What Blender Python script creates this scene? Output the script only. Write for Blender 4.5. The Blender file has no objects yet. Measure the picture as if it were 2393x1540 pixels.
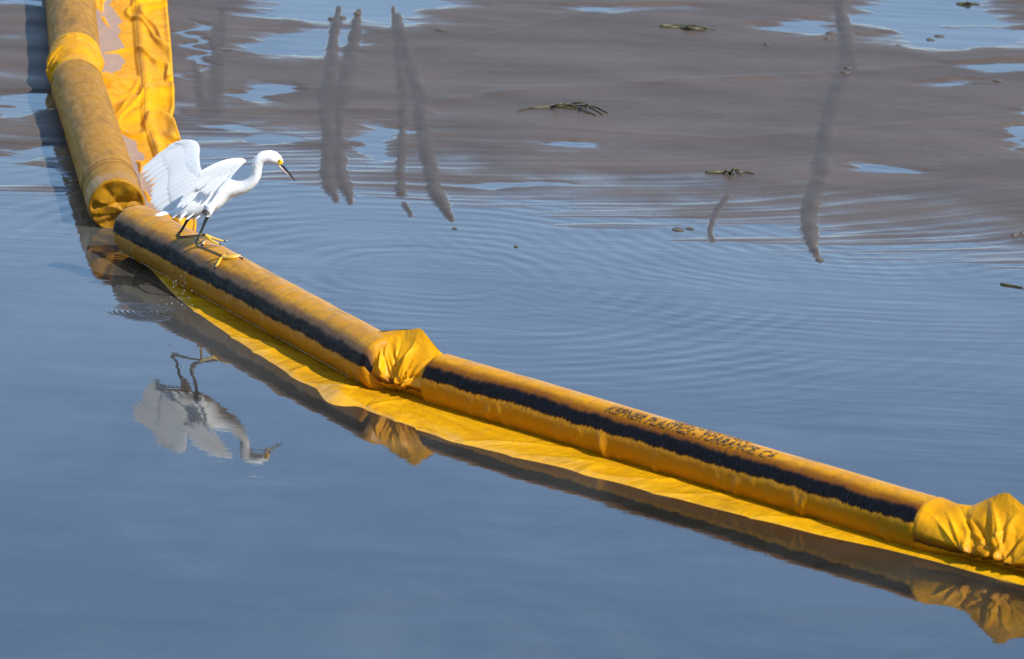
import bpy, bmesh, math, random
import numpy as np
from mathutils import Vector, Matrix

R = math.radians
random.seed(7)
sc = bpy.context.scene
COL = sc.collection

# ------------------------------------------------------------------ camera, sky, sun, exposure
CAM_H, PITCH, ROLL, FOC = 7.0, R(13.0), R(3.0), 20000.0          # a long lens, about 7 m above the water
CX, CY, PW = 1196.5, 770.0, 2393.0
cam_d = bpy.data.cameras.new('camera')
cam = bpy.data.objects.new('camera', cam_d); COL.objects.link(cam)
cam.location = (0, 0, CAM_H); cam.rotation_euler = (Matrix.Rotation(math.pi/2 - PITCH, 3, 'X') @ Matrix.Rotation(ROLL, 3, 'Z')).to_euler()
cam_d.sensor_width = 36.0; cam_d.lens = 36.0*FOC/PW
cam_d.clip_start = 0.5; cam_d.clip_end = 4000
cam_d.dof.use_dof = True; cam_d.dof.focus_distance = 31.6; cam_d.dof.aperture_fstop = 7.1
sc.camera = cam

SUN_EL, SUN_AZ = R(43), R(-44)                      # azimuth from +X towards +Y
SUN_DIR = Vector((math.cos(SUN_EL)*math.cos(SUN_AZ), math.cos(SUN_EL)*math.sin(SUN_AZ), math.sin(SUN_EL)))
world = bpy.data.worlds.new('World'); sc.world = world; world.use_nodes = True
wn = world.node_tree.nodes; wl = world.node_tree.links; wn.clear()
sky = wn.new('ShaderNodeTexSky'); sky.sky_type = 'NISHITA'; sky.sun_disc = False
sky.sun_elevation = SUN_EL; sky.sun_rotation = math.pi/2 - SUN_AZ
sky.air_density = 1.0; sky.dust_density = 0.0; sky.ozone_density = 4.5
bg = wn.new('ShaderNodeBackground'); bg.inputs['Strength'].default_value = 0.15
wo = wn.new('ShaderNodeOutputWorld'); wl.new(sky.outputs[0], bg.inputs[0]); wl.new(bg.outputs[0], wo.inputs[0])
sun_d = bpy.data.lights.new('sun', 'SUN'); sun_d.energy = 4.2; sun_d.angle = R(0.53); sun_d.color = (1.0, 0.95, 0.87)
sun = bpy.data.objects.new('sun', sun_d); COL.objects.link(sun)
sun.rotation_euler = SUN_DIR.to_track_quat('Z', 'Y').to_euler(); sun.location = (10, 10, 20)
sc.view_settings.view_transform = 'Standard'; sc.view_settings.look = 'None'
sc.view_settings.exposure = 0.56; sc.view_settings.gamma = 1.0

sc.cycles.max_bounces = 6; sc.cycles.transparent_max_bounces = 5; sc.cycles.caustics_reflective = False; sc.cycles.caustics_refractive = False

# ------------------------------------------------------------------ helpers
CP, SP = math.cos(PITCH), math.sin(PITCH)
CR, SR = math.cos(ROLL), math.sin(ROLL)
def ray(px, py):
    a0, b0 = px - CX, py - CY
    a, b = a0*CR + b0*SR, a0*SR - b0*CR                # undo the camera's roll
    return Vector((a, FOC*CP + b*SP, -FOC*SP + b*CP))
def gnd(px, py, z=0.0):                              # point of the plane z = const
    d = ray(px, py); return Vector((0, 0, CAM_H)) + d*((z - CAM_H)/d.z)
def atY(px, py, y):                                  # point at a known distance
    d = ray(px, py); return Vector((0, 0, CAM_H)) + d*(y/d.y)
def proj(x, y, z=0.0):
    dz = z - CAM_H
    f = y*CP - dz*SP; u = y*SP + dz*CP
    a, b = FOC*x/f, -FOC*u/f
    return CX + a*CR - b*SR, CY + a*SR + b*CR

def _hash(ix, iy, seed):
    h = (ix.astype(np.int64)*374761393 + iy.astype(np.int64)*668265263 + seed*1442695041) & 0xffffffff
    h = ((h ^ (h >> 13))*1274126177) & 0xffffffff
    return ((h ^ (h >> 16)) & 0xffff)/65535.0*2*np.pi
def pn(x, y, seed=0):
    x = np.asarray(x, float); y = np.asarray(y, float)
    x0 = np.floor(x); y0 = np.floor(y); fx = x-x0; fy = y-y0
    def g(ix, iy, dx, dy):
        a = _hash(ix, iy, seed); return np.cos(a)*dx + np.sin(a)*dy
    u = fx*fx*fx*(fx*(fx*6-15)+10); v = fy*fy*fy*(fy*(fy*6-15)+10)
    a = g(x0, y0, fx, fy); b = g(x0+1, y0, fx-1, fy); c = g(x0, y0+1, fx, fy-1); d = g(x0+1, y0+1, fx-1, fy-1)
    return (a*(1-u)+b*u)*(1-v) + (c*(1-u)+d*u)*v
def fbm(x, y, seed=0, o=4):
    s = 0; a = 1.0
    for k in range(o):
        s = s + a*pn(x*2**k, y*2**k, seed+k*17); a *= 0.5
    return s
def sstep(a, b, x):
    t = np.clip((x-a)/(b-a), 0, 1); return t*t*(3-2*t)

def mesh_obj(name, verts, faces, mat=None, parent=None, smooth=True, uv=None, loc=None):
    me = bpy.data.meshes.new(name)
    me.from_pydata([tuple(v) for v in verts], [], faces)
    if uv is not None:
        lay = me.uv_layers.new(name='UVMap')
        idx = np.empty(len(me.loops), np.int32); me.loops.foreach_get('vertex_index', idx)
        lay.data.foreach_set('uv', np.asarray(uv, np.float32)[idx].ravel())
    if smooth: me.polygons.foreach_set('use_smooth', [True]*len(me.polygons))
    o = bpy.data.objects.new(name, me); COL.objects.link(o)
    if mat is not None:
        for m in (mat if isinstance(mat, (list, tuple)) else [mat]): me.materials.append(m)
    if parent is not None:
        o.parent = parent
        o.matrix_parent_inverse = parent.matrix_world.inverted() if parent.type != 'EMPTY' else Matrix.Translation(-parent.location)
    return o
def empty(name, loc, label, cat, group=None):
    e = bpy.data.objects.new(name, None); COL.objects.link(e); e.location = loc
    e['label'] = label; e['category'] = cat
    if group: e['group'] = group
    return e
def tag(o, label, cat, group=None):
    o['label'] = label; o['category'] = cat
    if group: o['group'] = group
    return o
def grid_faces(n, m, wrap=False):
    f = []
    for i in range(n-1):
        for j in range(m if wrap else m-1):
            k = (j+1) % m
            f.append((i*m+j, i*m+k, (i+1)*m+k, (i+1)*m+j))
    return f

def smooth_path(pts, n):
    P = np.array(pts, float); k = len(P); out = []
    tt = np.linspace(0, k-1, n)
    for t in tt:
        i = min(int(t), k-2); f = t-i
        p0, p1, p2, p3 = P[max(i-1, 0)], P[i], P[i+1], P[min(i+2, k-1)]
        out.append(.5*((2*p1)+(-p0+p2)*f+(2*p0-5*p1+4*p2-p3)*f*f+(-p0+3*p1-3*p2+p3)*f**3))
    return out

class NT:                                            # small node-tree writer
    def __init__(s, name):
        s.m = bpy.data.materials.new(name); s.m.use_nodes = True
        s.t = s.m.node_tree; s.n = s.t.nodes; s.l = s.t.links
        s.b = s.n['Principled BSDF']; s.out = s.n['Material Output']
    def put(s, sock, v):
        if hasattr(v, 'is_output') or isinstance(v, bpy.types.NodeSocket): s.l.new(v, sock)
        else: sock.default_value = v
    def set(s, **k):
        for a, v in k.items(): s.put(s.b.inputs[a.replace('_', ' ')], v)
    def math(s, op, a, b=0.0, c=None, clamp=False):
        n = s.n.new('ShaderNodeMath'); n.operation = op; n.use_clamp = clamp
        s.put(n.inputs[0], a); s.put(n.inputs[1], b)
        if c is not None: s.put(n.inputs[2], c)
        return n.outputs[0]
    def ss(s, v, a, b, lo=0.0, hi=1.0):
        n = s.n.new('ShaderNodeMapRange'); n.interpolation_type = 'SMOOTHSTEP'
        s.put(n.inputs['Value'], v); s.put(n.inputs['From Min'], a); s.put(n.inputs['From Max'], b)
        n.inputs['To Min'].default_value = lo; n.inputs['To Max'].default_value = hi
        return n.outputs[0]
    def noise(s, vec, scale, detail=3, rough=0.5, dist=0.0):
        n = s.n.new('ShaderNodeTexNoise'); n.inputs['Scale'].default_value = scale
        n.inputs['Detail'].default_value = detail; n.inputs['Roughness'].default_value = rough
        n.inputs['Distortion'].default_value = dist
        s.l.new(vec, n.inputs['Vector']); return n.outputs['Fac']
    def mapv(s, vec, scale=(1,1,1), loc=(0,0,0), rot=(0,0,0)):
        n = s.n.new('ShaderNodeMapping'); n.inputs['Scale'].default_value = scale
        n.inputs['Location'].default_value = loc; n.inputs['Rotation'].default_value = rot
        s.l.new(vec, n.inputs['Vector']); return n.outputs[0]
    def coord(s, which='Object'):
        n = s.n.new('ShaderNodeTexCoord'); return n.outputs[which]
    def sep(s, v):
        n = s.n.new('ShaderNodeSeparateXYZ'); s.l.new(v, n.inputs[0]); return n.outputs
    def mix(s, f, a, b):
        n = s.n.new('ShaderNodeMix'); n.data_type = 'RGBA'
        s.put(n.inputs[0], f)
        for k, v in ((6, a), (7, b)):
            if isinstance(v, tuple): n.inputs[k].default_value = (*v[:3], 1)
            else: s.l.new(v, n.inputs[k])
        return n.outputs[2]
    def bump(s, h, dist, strength=1.0, normal=None):
        n = s.n.new('ShaderNodeBump'); n.inputs['Distance'].default_value = dist; n.inputs['Strength'].default_value = strength
        s.l.new(h, n.inputs['Height'])
        if normal is not None: s.l.new(normal, n.inputs['Normal'])
        s.l.new(n.outputs[0], s.b.inputs['Normal']); return n.outputs[0]
def plain(name, col, rough=0.5, **k):
    t = NT(name); t.set(Base_Color=(*col, 1), Roughness=rough, **k); return t.m

# ------------------------------------------------------------------ materials
SPLASH = gnd(337, 729)
def mat_water():
    t = NT('murky_water'); p = t.coord('Object')
    a = t.noise(t.mapv(p, (1.1, 5.5, 1), rot=(0, 0, R(-6))), 1.6, 3, 0.5)
    b = t.noise(t.mapv(p, (3.5, 15, 1), rot=(0, 0, R(5))), 1.5, 3, 0.55, 0.3)
    c = t.noise(t.mapv(p, (14, 42, 1)), 1.3, 2, 0.5)
    patch = t.ss(t.noise(t.mapv(p, (0.6, 0.9, 1)), 0.9, 2), 0.38, 0.62)
    # open water beyond the boom carries more ripple than the sheltered water in front of it
    xyz = t.sep(p)
    side = t.math('SUBTRACT', t.math('MULTIPLY', xyz[0], 0.62), t.math('SUBTRACT', 29.0, xyz[1]))
    open_w = t.ss(side, 0.0, 1.2, 0.40, 1.7)
    h = t.math('ADD', t.math('MULTIPLY', a, 0.0009), t.math('MULTIPLY', t.math('MULTIPLY', b, 0.00018), t.math('ADD', patch, 0.35)))
    h = t.math('MULTIPLY', h, open_w)
    h = t.math('ADD', h, t.math('MULTIPLY', c, 0.00005))
    h = t.math('ADD', h, t.math('MULTIPLY', t.noise(t.mapv(p, (.5, 1.0, 1)), 1.3, 2), 0.0045))
    # broad rings spreading on the right
    def rings(cx, cy, wl_, amp, r0, r1):
        dx = t.math('SUBTRACT', xyz[0], cx); dy = t.math('SUBTRACT', xyz[1], cy)
        d = t.math('SQRT', t.math('ADD', t.math('MULTIPLY', dx, dx), t.math('MULTIPLY', dy, dy)))
        wob = t.math('ADD', d, t.math('MULTIPLY', t.noise(p, 3.0, 2), 0.10 if wl_ > 0.03 else 0.02))
        w = t.math('SINE', t.math('MULTIPLY', wob, 2*math.pi/wl_))
        f = t.math('MULTIPLY', t.ss(d, r1*0.45, r1, 1.0, 0.0), t.ss(d, r0, r0+0.05))
        brk = t.ss(t.noise(t.mapv(p, (1, 1, 1), loc=(cx, 2, 0)), 9.0 if wl_ < .03 else 1.4, 2), .34, .62)
        return t.math('MULTIPLY', t.math('MULTIPLY', t.math('MULTIPLY', w, f), brk), amp)
    om = t.ss(side, 0.15, 1.3); g1 = gnd(1000, 640); h = t.math('ADD', h, t.math('MULTIPLY', om, rings(g1.x, g1.y, 0.105, 0.00036, 0.3, 3.0)))
    g2 = gnd(2000, 540); h = t.math('ADD', h, t.math('MULTIPLY', om, rings(g2.x, g2.y, 0.085, 0.00026, 0.2, 2.6)))
    h = t.math('ADD', h, rings(SPLASH.x, SPLASH.y, 0.020, 0.0014, -0.1, 0.17))
    film = t.noise(t.mapv(p, (1.4, 1.0, 1)), 1.1, 5, 0.6, 1.6)
    fm = t.math('MULTIPLY', t.ss(film, 0.47, 0.50), t.ss(film, 0.53, 0.50))
    col = t.mix(t.noise(t.mapv(p, (1, 1.5, 1)), 0.7, 3), (0.020, 0.017, 0.011), (0.030, 0.026, 0.017))
    col = t.mix(t.math('MULTIPLY', fm, 0.035), col, (0.16, 0.17, 0.17))
    cloud = t.noise(t.mapv(p, (.7, .55, 1)), 1.6, 5, .62, 1.0)
    silt_sheen = t.math('MULTIPLY', t.ss(xyz[1], 27.3, 32.5), t.ss(cloud, .22, .72, .45, 1.0))  # silty mottling; the paling with distance paints in brighter sky reflection
    col = t.mix(silt_sheen, col, (0.118, 0.114, 0.104))
    col = t.mix(t.math('MULTIPLY', t.ss(cloud, .44, .70), .30), col, (0.11, 0.11, 0.10))
    nb = t.bump(h, 1.0, 1.0)
    df = t.n.new('ShaderNodeBsdfDiffuse'); t.l.new(col, df.inputs[0])
    tp = t.n.new('ShaderNodeBsdfTransparent'); tp.inputs[0].default_value = (0.62, 0.52, 0.34, 1)
    gl = t.n.new('ShaderNodeBsdfGlossy'); t.put(gl.inputs['Roughness'], t.ss(film, 0.3, 0.7, 0.004, 0.028)); t.l.new(nb, gl.inputs['Normal'])
    fr = t.n.new('ShaderNodeFresnel'); fr.inputs['IOR'].default_value = 1.88; t.l.new(nb, fr.inputs['Normal'])
    m1 = t.n.new('ShaderNodeMixShader'); m1.inputs[0].default_value = 0.74                  # silt: only a shallow skin is seen through
    t.l.new(tp.outputs[0], m1.inputs[1]); t.l.new(df.outputs[0], m1.inputs[2])
    m2 = t.n.new('ShaderNodeMixShader'); t.l.new(fr.outputs[0], m2.inputs[0]); t.l.new(m1.outputs[0], m2.inputs[1]); t.l.new(gl.outputs[0], m2.inputs[2])
    t.l.new(m2.outputs[0], t.out.inputs[0]); t.n.remove(t.b)
    return t.m
def mat_mud():
    t = NT('wet_mud'); p = t.coord('Object')
    big = t.noise(t.mapv(p, (1, 2.2, 1)), 1.3, 4, 0.55)
    fine = t.noise(p, 45, 4, 0.65)
    st = t.noise(t.mapv(p, (1.0, 5.0, 1)), 1.4, 5, 0.6, .4)
    col = t.mix(t.ss(big, 0.3, 0.7), (0.074, 0.054, 0.040), (0.106, 0.079, 0.060))
    col = t.mix(t.math('MULTIPLY', t.ss(st, 0.54, 0.78), 0.30), col, (0.140, 0.098, 0.060))
    spk = t.ss(t.noise(t.mapv(p, (1, .6, 1)), 42, 2, 0.5), 0.66, 0.72)
    col = t.mix(t.math('MULTIPLY', spk, 0.6), col, (0.05, 0.042, 0.038))
    zz = t.sep(p)[2]
    atn = t.n.new('ShaderNodeAttribute'); atn.attribute_name = 'trail'
    col = t.mix(t.math('MULTIPLY', atn.outputs['Fac'], t.ss(t.noise(t.mapv(p, (9, 4, 1)), 1.5, 3), .25, .6, .45, .9)), col, (0.066, 0.048, 0.036))
    wet = t.math('ADD', zz, t.math('MULTIPLY', t.math('SUBTRACT', t.noise(t.mapv(p, (2.5, 5, 1)), 1.2, 4, .6), .5), .005))
    ro = t.math('ADD', t.ss(wet, 0.000, 0.006, 0.12, 0.42), t.math('MULTIPLY', fine, 0.10))
    t.set(Base_Color=col, Roughness=ro, IOR=1.36)
    t.put(t.b.inputs['Specular IOR Level'], t.ss(wet, 0.000, 0.008, 0.42, 0.14))
    h = t.math('ADD', t.math('MULTIPLY', fine, 0.0011), t.math('MULTIPLY', t.noise(t.mapv(p, (5, 8, 1)), 1.6, 4), 0.0011))
    t.bump(h, 1.0, 0.7)
    return t.m
YEL, DUST = (0.66, 0.30, 0.003), (0.27, 0.138, 0.028)
def mat_boom(name, dust=0.5, band=None, rust=0.0, bright=1.0, gloss=0.42, stain=0.0, gr=1.0):
    """vinyl: u = metres along, v = metres round from the top"""
    t = NT(name); uv = t.coord('UV'); xyz = t.sep(uv)
    n1 = t.noise(t.mapv(uv, (7, 26, 1)), 1.6, 5, 0.6)
    n2 = t.noise(t.mapv(uv, (38, 9, 1), rot=(0, 0, 0.35)), 1.0, 4, 0.6)
    n3 = t.noise(uv, 9, 4, 0.6)
    col = t.mix(t.ss(n3, 0.3, 0.72), (YEL[0]*bright, YEL[1]*bright*gr, YEL[2]), (.55*bright, .225*bright*gr, .002))
    d = t.math('MULTIPLY', t.ss(t.math('ADD', t.math('MULTIPLY', n1, 0.4), t.math('MULTIPLY', n2, 0.6)), 0.36, 0.66), dust)
    if dust > .8: d = t.math('ADD', t.math('MULTIPLY', d, .42), .54)
    elif dust > .5: d = t.math('ADD', t.math('MULTIPLY', d, .9), .12)
    col = t.mix(d, col, DUST)
    sc_ = t.math('MULTIPLY', t.ss(n2, 0.60, 0.76), 0.5*dust+0.08)
    col = t.mix(sc_, col, (0.16, 0.085, 0.028))
    if gloss == 0.5 and dust > .8:                   # oily smears near the gathered end
        sm = t.math('MULTIPLY', t.ss(t.noise(t.mapv(uv, (26, 9, 1), rot=(0, 0, -.25)), 1.2, 4, .6, .4), .57, .66), t.ss(xyz[0], 2.05, 2.2))
        col = t.mix(t.math('MULTIPLY', sm, .85), col, (0.035, 0.024, 0.022))
    grime = t.ss(t.noise(t.mapv(uv, (1.7, 6, 1), loc=(7, 3, 0)), 1.3, 6, .68, .6), .52, .70)
    col = t.mix(t.math('MULTIPLY', grime, .25 + .3*dust + .3*stain), col, (0.11, 0.055, 0.018))
    spk = t.ss(t.noise(t.mapv(uv, (70, 30, 1)), 1.0, 2, 0.5), 0.735, 0.76)
    col = t.mix(t.math('MULTIPLY', spk, 0.75), col, (0.05, 0.035, 0.03))
    if band:
        dots = t.math('MULTIPLY', t.ss(t.noise(t.mapv(uv, (110, 70, 1)), 1.0, 2, .5), .63, .68), t.ss(xyz[1], band[0]-.085, band[0]-.01))
        col = t.mix(t.math('MULTIPLY', dots, .8), col, (0.035, 0.018, 0.010))
    ro = t.ss(n1, 0.3, 0.7, gloss-0.06, gloss+0.14)
    hgt = t.math('ADD', t.math('MULTIPLY', t.noise(t.mapv(uv, (11, 5, 1), rot=(0, 0, .6)), 1.2, 4, .55, .8), 0.010), t.math('ADD', t.math('MULTIPLY', n1, 0.0016), t.math('MULTIPLY', t.noise(uv, 60, 3), 0.0004)))
    if band:
        lo, hi = band
        big = t.math('MULTIPLY', t.math('SUBTRACT', t.noise(t.mapv(uv, (3, 3, 1)), 1.0, 3), 0.5), 0.030)
        je = t.math('ADD', t.math('MULTIPLY', t.math('SUBTRACT', t.noise(t.mapv(uv, (75, 14, 1)), 1.0, 4, 0.7), 0.5), 0.024), t.math('MULTIPLY', t.math('SUBTRACT', t.noise(t.mapv(uv, (16, 7, 1), loc=(3, 1, 0)), 1.0, 3, 0.6), 0.5), 0.030))
        v = t.math('ADD', xyz[1], big)
        vj = t.math('ADD', v, je)
        brown = t.math('MULTIPLY', t.ss(t.math('ADD', v, t.math('MULTIPLY', t.math('SUBTRACT', n1, 0.5), 0.03)), lo-0.050, lo-0.008), t.ss(vj, hi+0.010, hi-0.004))
        col = t.mix(t.math('MULTIPLY', brown, 0.85), col, (0.13, 0.034, 0.003) if rust > 0.5 else (0.085, 0.045, 0.026))
        blk = t.math('MULTIPLY', t.ss(t.math('ADD', v, t.math('MULTIPLY', je, 0.9)), lo-0.010, lo+0.012), t.ss(vj, hi+0.003, hi-0.003))
        tar = t.mix(t.ss(t.noise(t.mapv(uv, (60, 25, 1)), 1.6, 3, 0.7), 0.45, 0.7), (0.004, 0.004, 0.006), (0.013, 0.013, 0.017))
        col = t.mix(blk, col, tar)
        ro = t.math('ADD', ro, t.math('MULTIPLY', blk, 0.12))
        tr = t.noise(t.mapv(uv, (90, 40, 1)), 1.5, 3, 0.7)
        hgt = t.math('ADD', hgt, t.math('MULTIPLY', t.math('MULTIPLY', blk, tr), 0.006))
        below = t.ss(vj, hi-0.002, hi+0.03)  # shade of the float's unlit lower face, painted in as darker amber
        col = t.mix(t.math('MULTIPLY', below, 0.75 if rust > .5 else .6), col, (0.36, 0.145, 0.002))
    t.set(Base_Color=col, Roughness=ro, IOR=1.5)
    spec = 0.30 if gloss < .2 else (0.05 if gloss >= .5 else 0.13)
    if band: t.put(t.b.inputs['Specular IOR Level'], t.math('MULTIPLY', t.math('SUBTRACT', 1.0, t.math('MULTIPLY', blk, .45)), spec))
    else: t.b.inputs['Specular IOR Level'].default_value = spec
    t.bump(hgt, 1.0, 0.8)
    return t.m
M = dict(
    water=mat_water(), mud=mat_mud(),
    boomA=mat_boom('dusty_yellow_vinyl', 0.95, gloss=0.5),
    boomC=mat_boom('oil_banded_yellow_vinyl', 0.50, (0.104, 0.152), bright=.95, stain=.8, gloss=.34),
    boomD=mat_boom('tar_banded_yellow_vinyl', 0.16, (0.076, 0.128), rust=1.0, bright=.98, gloss=0.32, stain=.8),
    collar=mat_boom('clean_yellow_vinyl', 0.14, (0.186, 0.194), rust=1.0, bright=1.2, gloss=0.36),
    cap=mat_boom('bright_yellow_vinyl', 0.06, bright=1.15, gloss=0.5),
    endcap=mat_boom('stained_shadowed_yellow_vinyl', 0.45, bright=.62, gloss=0.4, stain=1.0),  # oil stains, plus a darkened base standing in for the bird's shadow
    skirt=mat_boom('wet_yellow_vinyl', 0.22, bright=1.10, gr=1.12, gloss=0.13),
    skirt_far=mat_boom('soiled_yellow_vinyl', 0.20, bright=1.3, gloss=0.5),
    letter=None,
    stitch=plain('white_thread', (0.62, 0.50, 0.30), 0.7),
    seam=plain('dark_thread', (0.13, 0.07, 0.02), 0.8),
    puddle=None, droplet=None)
t_ = NT('worn_black_print'); n_ = t_.noise(t_.coord('Object'), 70, 4, .7); t_.set(Base_Color=t_.mix(t_.ss(n_, .43, .60), (0.024, 0.014, 0.008), (0.34, 0.155, 0.005)), Roughness=.6); M['letter'] = t_.m
t_ = NT('tan_puddle_water'); t_.set(Base_Color=(0.42, 0.29, 0.17, 1), Roughness=0.05, IOR=1.34, Alpha=0.55); M['puddle'] = t_.m
t_ = NT('clear_drop'); t_.set(Base_Color=(1, 1, 1, 1), Roughness=0.0, IOR=1.33); t_.b.inputs['Transmission Weight'].default_value = 1.0; M['droplet'] = t_.m

# ------------------------------------------------------------------ the boom's course
RT = 0.0985
ZC = 0.092
def ax(px, py, z=ZC): return gnd(px, py, z)
SEG = {
    'A': (ax(150, -190), ax(176, 140), 0.104),
    'B': (ax(179, 196), ax(271, 476), 0.107),
    'C': (ax(316, 536, .097), ax(905, 855, .097), RT),
    'D': (ax(1025, 889, .079), ax(2185, 1232, .079), RT),
    'F': (ax(2490, 1310, .079), ax(3350, 1520, .079), RT)}

# ------------------------------------------------------------------ mudflat and water
SHX = [-4000, 0, 170, 430, 600, 740, 1100, 1400, 1700, 2100, 2393, 6000]
SHY = [440, 470, 480, 366, 400, 432, 488, 532, 566, 604, 632, 640]
PUD = [(820, 10, 215, 50, 1), (700, 105, 125, 26, .9), (612, 215, 52, 19, 1), (455, 110, 22, 55, .8), (1862, 65, 66, 14, 1),
       (2180, 25, 170, 48, 1), (2230, 92, 180, 20, .9), (2340, 160, 90, 9, .8), (2250, 197, 75, 6, .8), (1355, 343, 46, 6, 1),
       (2395, 300, 30, 55, .8), (40, 4, 60, 12, .8), (70, 236, 90, 13, 1), (10, 262, 60, 12, 1), (20, 372, 75, 9, 1), (40, 404, 90, 11, 1),
       (110, 346, 60, 7, .8), (2060, 392, 80, 10, .9), (640, 330, 60, 10, .6), (1440, 20, 150, 10, .7), (560, 300, 60, 7, .6), (880, 330, 40, 40, .7), (1180, 430, 90, 8, .8)]
TRAILS = [  # points (px, py, half-width px), height
    ([(792, 22, 9), (782, 70, 15), (776, 130, 16), (770, 200, 18), (762, 246, 20)], .011),
    ([(838, 30, 10), (826, 90, 16), (815, 160, 18), (800, 225, 22), (790, 252, 20)], .011),
    ([(764, 244, 18), (768, 330, 17), (765, 400, 20), (770, 440, 18), (785, 466, 10)], .010),
    ([(792, 246, 16), (795, 300, 10), (790, 360, 17), (800, 420, 18), (815, 458, 16), (818, 472, 9)], .010),
    ([(918, 20, 7), (926, 100, 9), (938, 180, 12), (940, 250, 12), (938, 330, 10), (935, 400, 10), (938, 450, 13)], .009),
    ([(945, 480, 9), (958, 500, 11)], .007),
    ([(930, 40, 9), (948, 120, 13), (968, 190, 17), (985, 240, 20)], .012),
    ([(980, 238, 17), (990, 320, 16), (1005, 400, 18), (1018, 450, 17), (1040, 490, 16), (1056, 510, 9)], .011),
    ([(1962, -10, 12), (1972, 60, 17), (1980, 120, 18), (1982, 155, 22)], .015),
    ([(1978, 150, 20), (1965, 190, 20), (1945, 250, 20), (1930, 320, 20), (1922, 370, 19), (1918, 400, 22)], .014),
    ([(1917, 398, 16), (1914, 425, 17), (1906, 445, 20), (1900, 466, 14)], .012),
    ([(1898, 466, 20), (1890, 500, 22), (1893, 540, 22), (1895, 570, 14), (1908, 596, 7)], .013),
    ([(1700, 462, 5), (1678, 485, 7), (1664, 520, 7), (1660, 548, 8), (1664, 562, 6)], .008),
    ([(455, 150, 8), (470, 230, 14), (478, 262, 18)], .006), ([(500, 70, 9), (505, 170, 18), (502, 255, 24)], .006), ([(520, 20, 10), (515, 140, 9)], .005)]
RIDGES = [([(430, 262), (760, 252), (1000, 246), (1200, 216), (1500, 199), (1900, 181), (2160, 160), (2400, 132)], 7, .006),
          ([(560, 268), (760, 262), (1010, 262)], 6, .005), ([(1000, 118), (1500, 10), (2400, 6)], 4, .003),
          ([(1560, 190), (1800, 186)], 3, .004), ([(1250, 300), (1700, 330), (2400, 270)], 4, .003)]
def seg_dist(px, py, a, b, sx=1.0):
    ax_, ay = a[0], a[1]; bx, by = b[0], b[1]
    dx, dy = bx-ax_, by-ay; L = dx*dx+dy*dy+1e-9
    t = np.clip(((px-ax_)*dx+(py-ay)*dy)/L, 0, 1)
    return np.hypot(px-(ax_+t*dx), py-(ay+t*dy)), t
def mud_height(wx, wy, want_trail=False):
    px, py = proj(wx, wy)
    jit = 26*fbm(wx*1.3, wy*2.2, 5, 3)
    e = np.interp(px, SHX, SHY) - py + jit*0.6
    b = np.interp(e, [-3000, -420, -70, 0, 70, 170, 420, 1200], [-.35, -.12, -.012, -.0014, .0034, .0070, .0100, .013])
    w = 0.35*pn(wx*.7, wy*.7, 3)
    vy = wy - 0.28*wx + w - 0.05*wx*wx
    st = 0.55*pn(wx*.7, vy*8.5, 11) + 0.42*pn(wx*1.3+5, vy*22, 12)
    amp = np.interp(e, [-90, 0, 90, 220, 420], [.0070, .0125, .0080, .0022, .0009])
    h = b + amp*st
    left = sstep(200, 120, px)
    rip = pn(wx*1.6, wy*4.2+0.6*pn(wx*2, wy*2, 9), 21)
    h = h + left*sstep(-30, 60, e)*(0.0105*rip - .0005)
    h = h + .0030*fbm(wx*2.6, wy*2.6, 31, 4)*sstep(-20, 60, e)
    wob = 1 + .35*fbm(wx*3.1, wy*4.5, 41, 3)
    pxw = px + 90*fbm(wx*1.7, wy*5.5, 43, 4); pyw = py + 16*fbm(wx*1.9, wy*3.0, 44, 4)
    for cx, cy, rx, ry, d in PUD:
        q = np.hypot((pxw-cx)/rx, (pyw-cy)/ry)*wob
        h = h - .015*d*sstep(1.7, .45, q)
    for pts, hw, hh in RIDGES:
        dm = np.full(px.shape, 1e9)
        for a, c in zip(pts, pts[1:]):
            dd, _ = seg_dist(px, py, a, c); dm = np.minimum(dm, dd)
        h = h + hh*np.exp(-(dm/hw)**2)*(0.75+.8*fbm(wx*3, wy*6, 51, 2))
    wx2 = px + 5*pn(wx*9, wy*4, 61) + 0.7*pn(wx*30, wy*13, 62)
    wv = 1+.25*pn(wx*3, wy*5.5, 63); lump = 0.85+.45*fbm(wx*4, wy*3, 64, 2)
    KT = np.zeros(px.shape)
    for pts, hh in TRAILS:
        k = np.zeros(px.shape)
        for a, c in zip(pts, pts[1:]):
            dd, tt = seg_dist(wx2, py, a, c)
            hw = .86*(a[2] + (c[2]-a[2])*tt)*wv
            k = np.maximum(k, np.clip(1-(dd/(hw*1.2))**2, 0, 1)**0.9)
        top = .002 + 1.1*hh*lump; KT = np.maximum(KT, k)
        h = np.where(k > 0, np.maximum(h, h*(1-k) + top*k), h)
    return (h, KT) if want_trail else h
def spaced(lo, hi, step, far_lo, far_hi, g=1.25):
    mid = list(np.arange(lo, hi+1e-6, step))
    out = []; s = step; v = lo
    while v > far_lo: s *= g; v -= s; out.append(v)
    pre = out[::-1]; out = []; s = step; v = mid[-1]
    while v < far_hi: s *= g; v += s; out.append(v)
    return np.array(pre + mid + out)
xs = spaced(-2.75, 2.75, 0.0105, -400, 400); ys = spaced(29.0, 38.2, 0.0135, 20, 1500)
WX, WY = np.meshgrid(xs, ys)
HZ, TR = mud_height(WX, WY, True)
nx, ny = len(xs), len(ys)
me = bpy.data.meshes.new('mudflat')
vv = np.stack([WX, WY, HZ], -1).reshape(-1, 3).astype(np.float32)
ii, jj = np.meshgrid(np.arange(ny-1), np.arange(nx-1), indexing='ij')
q = (ii*nx+jj).ravel(); quads = np.stack([q, q+1, q+nx+1, q+nx], -1).astype(np.int32)
me.vertices.add(len(vv)); me.vertices.foreach_set('co', vv.ravel())
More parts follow.
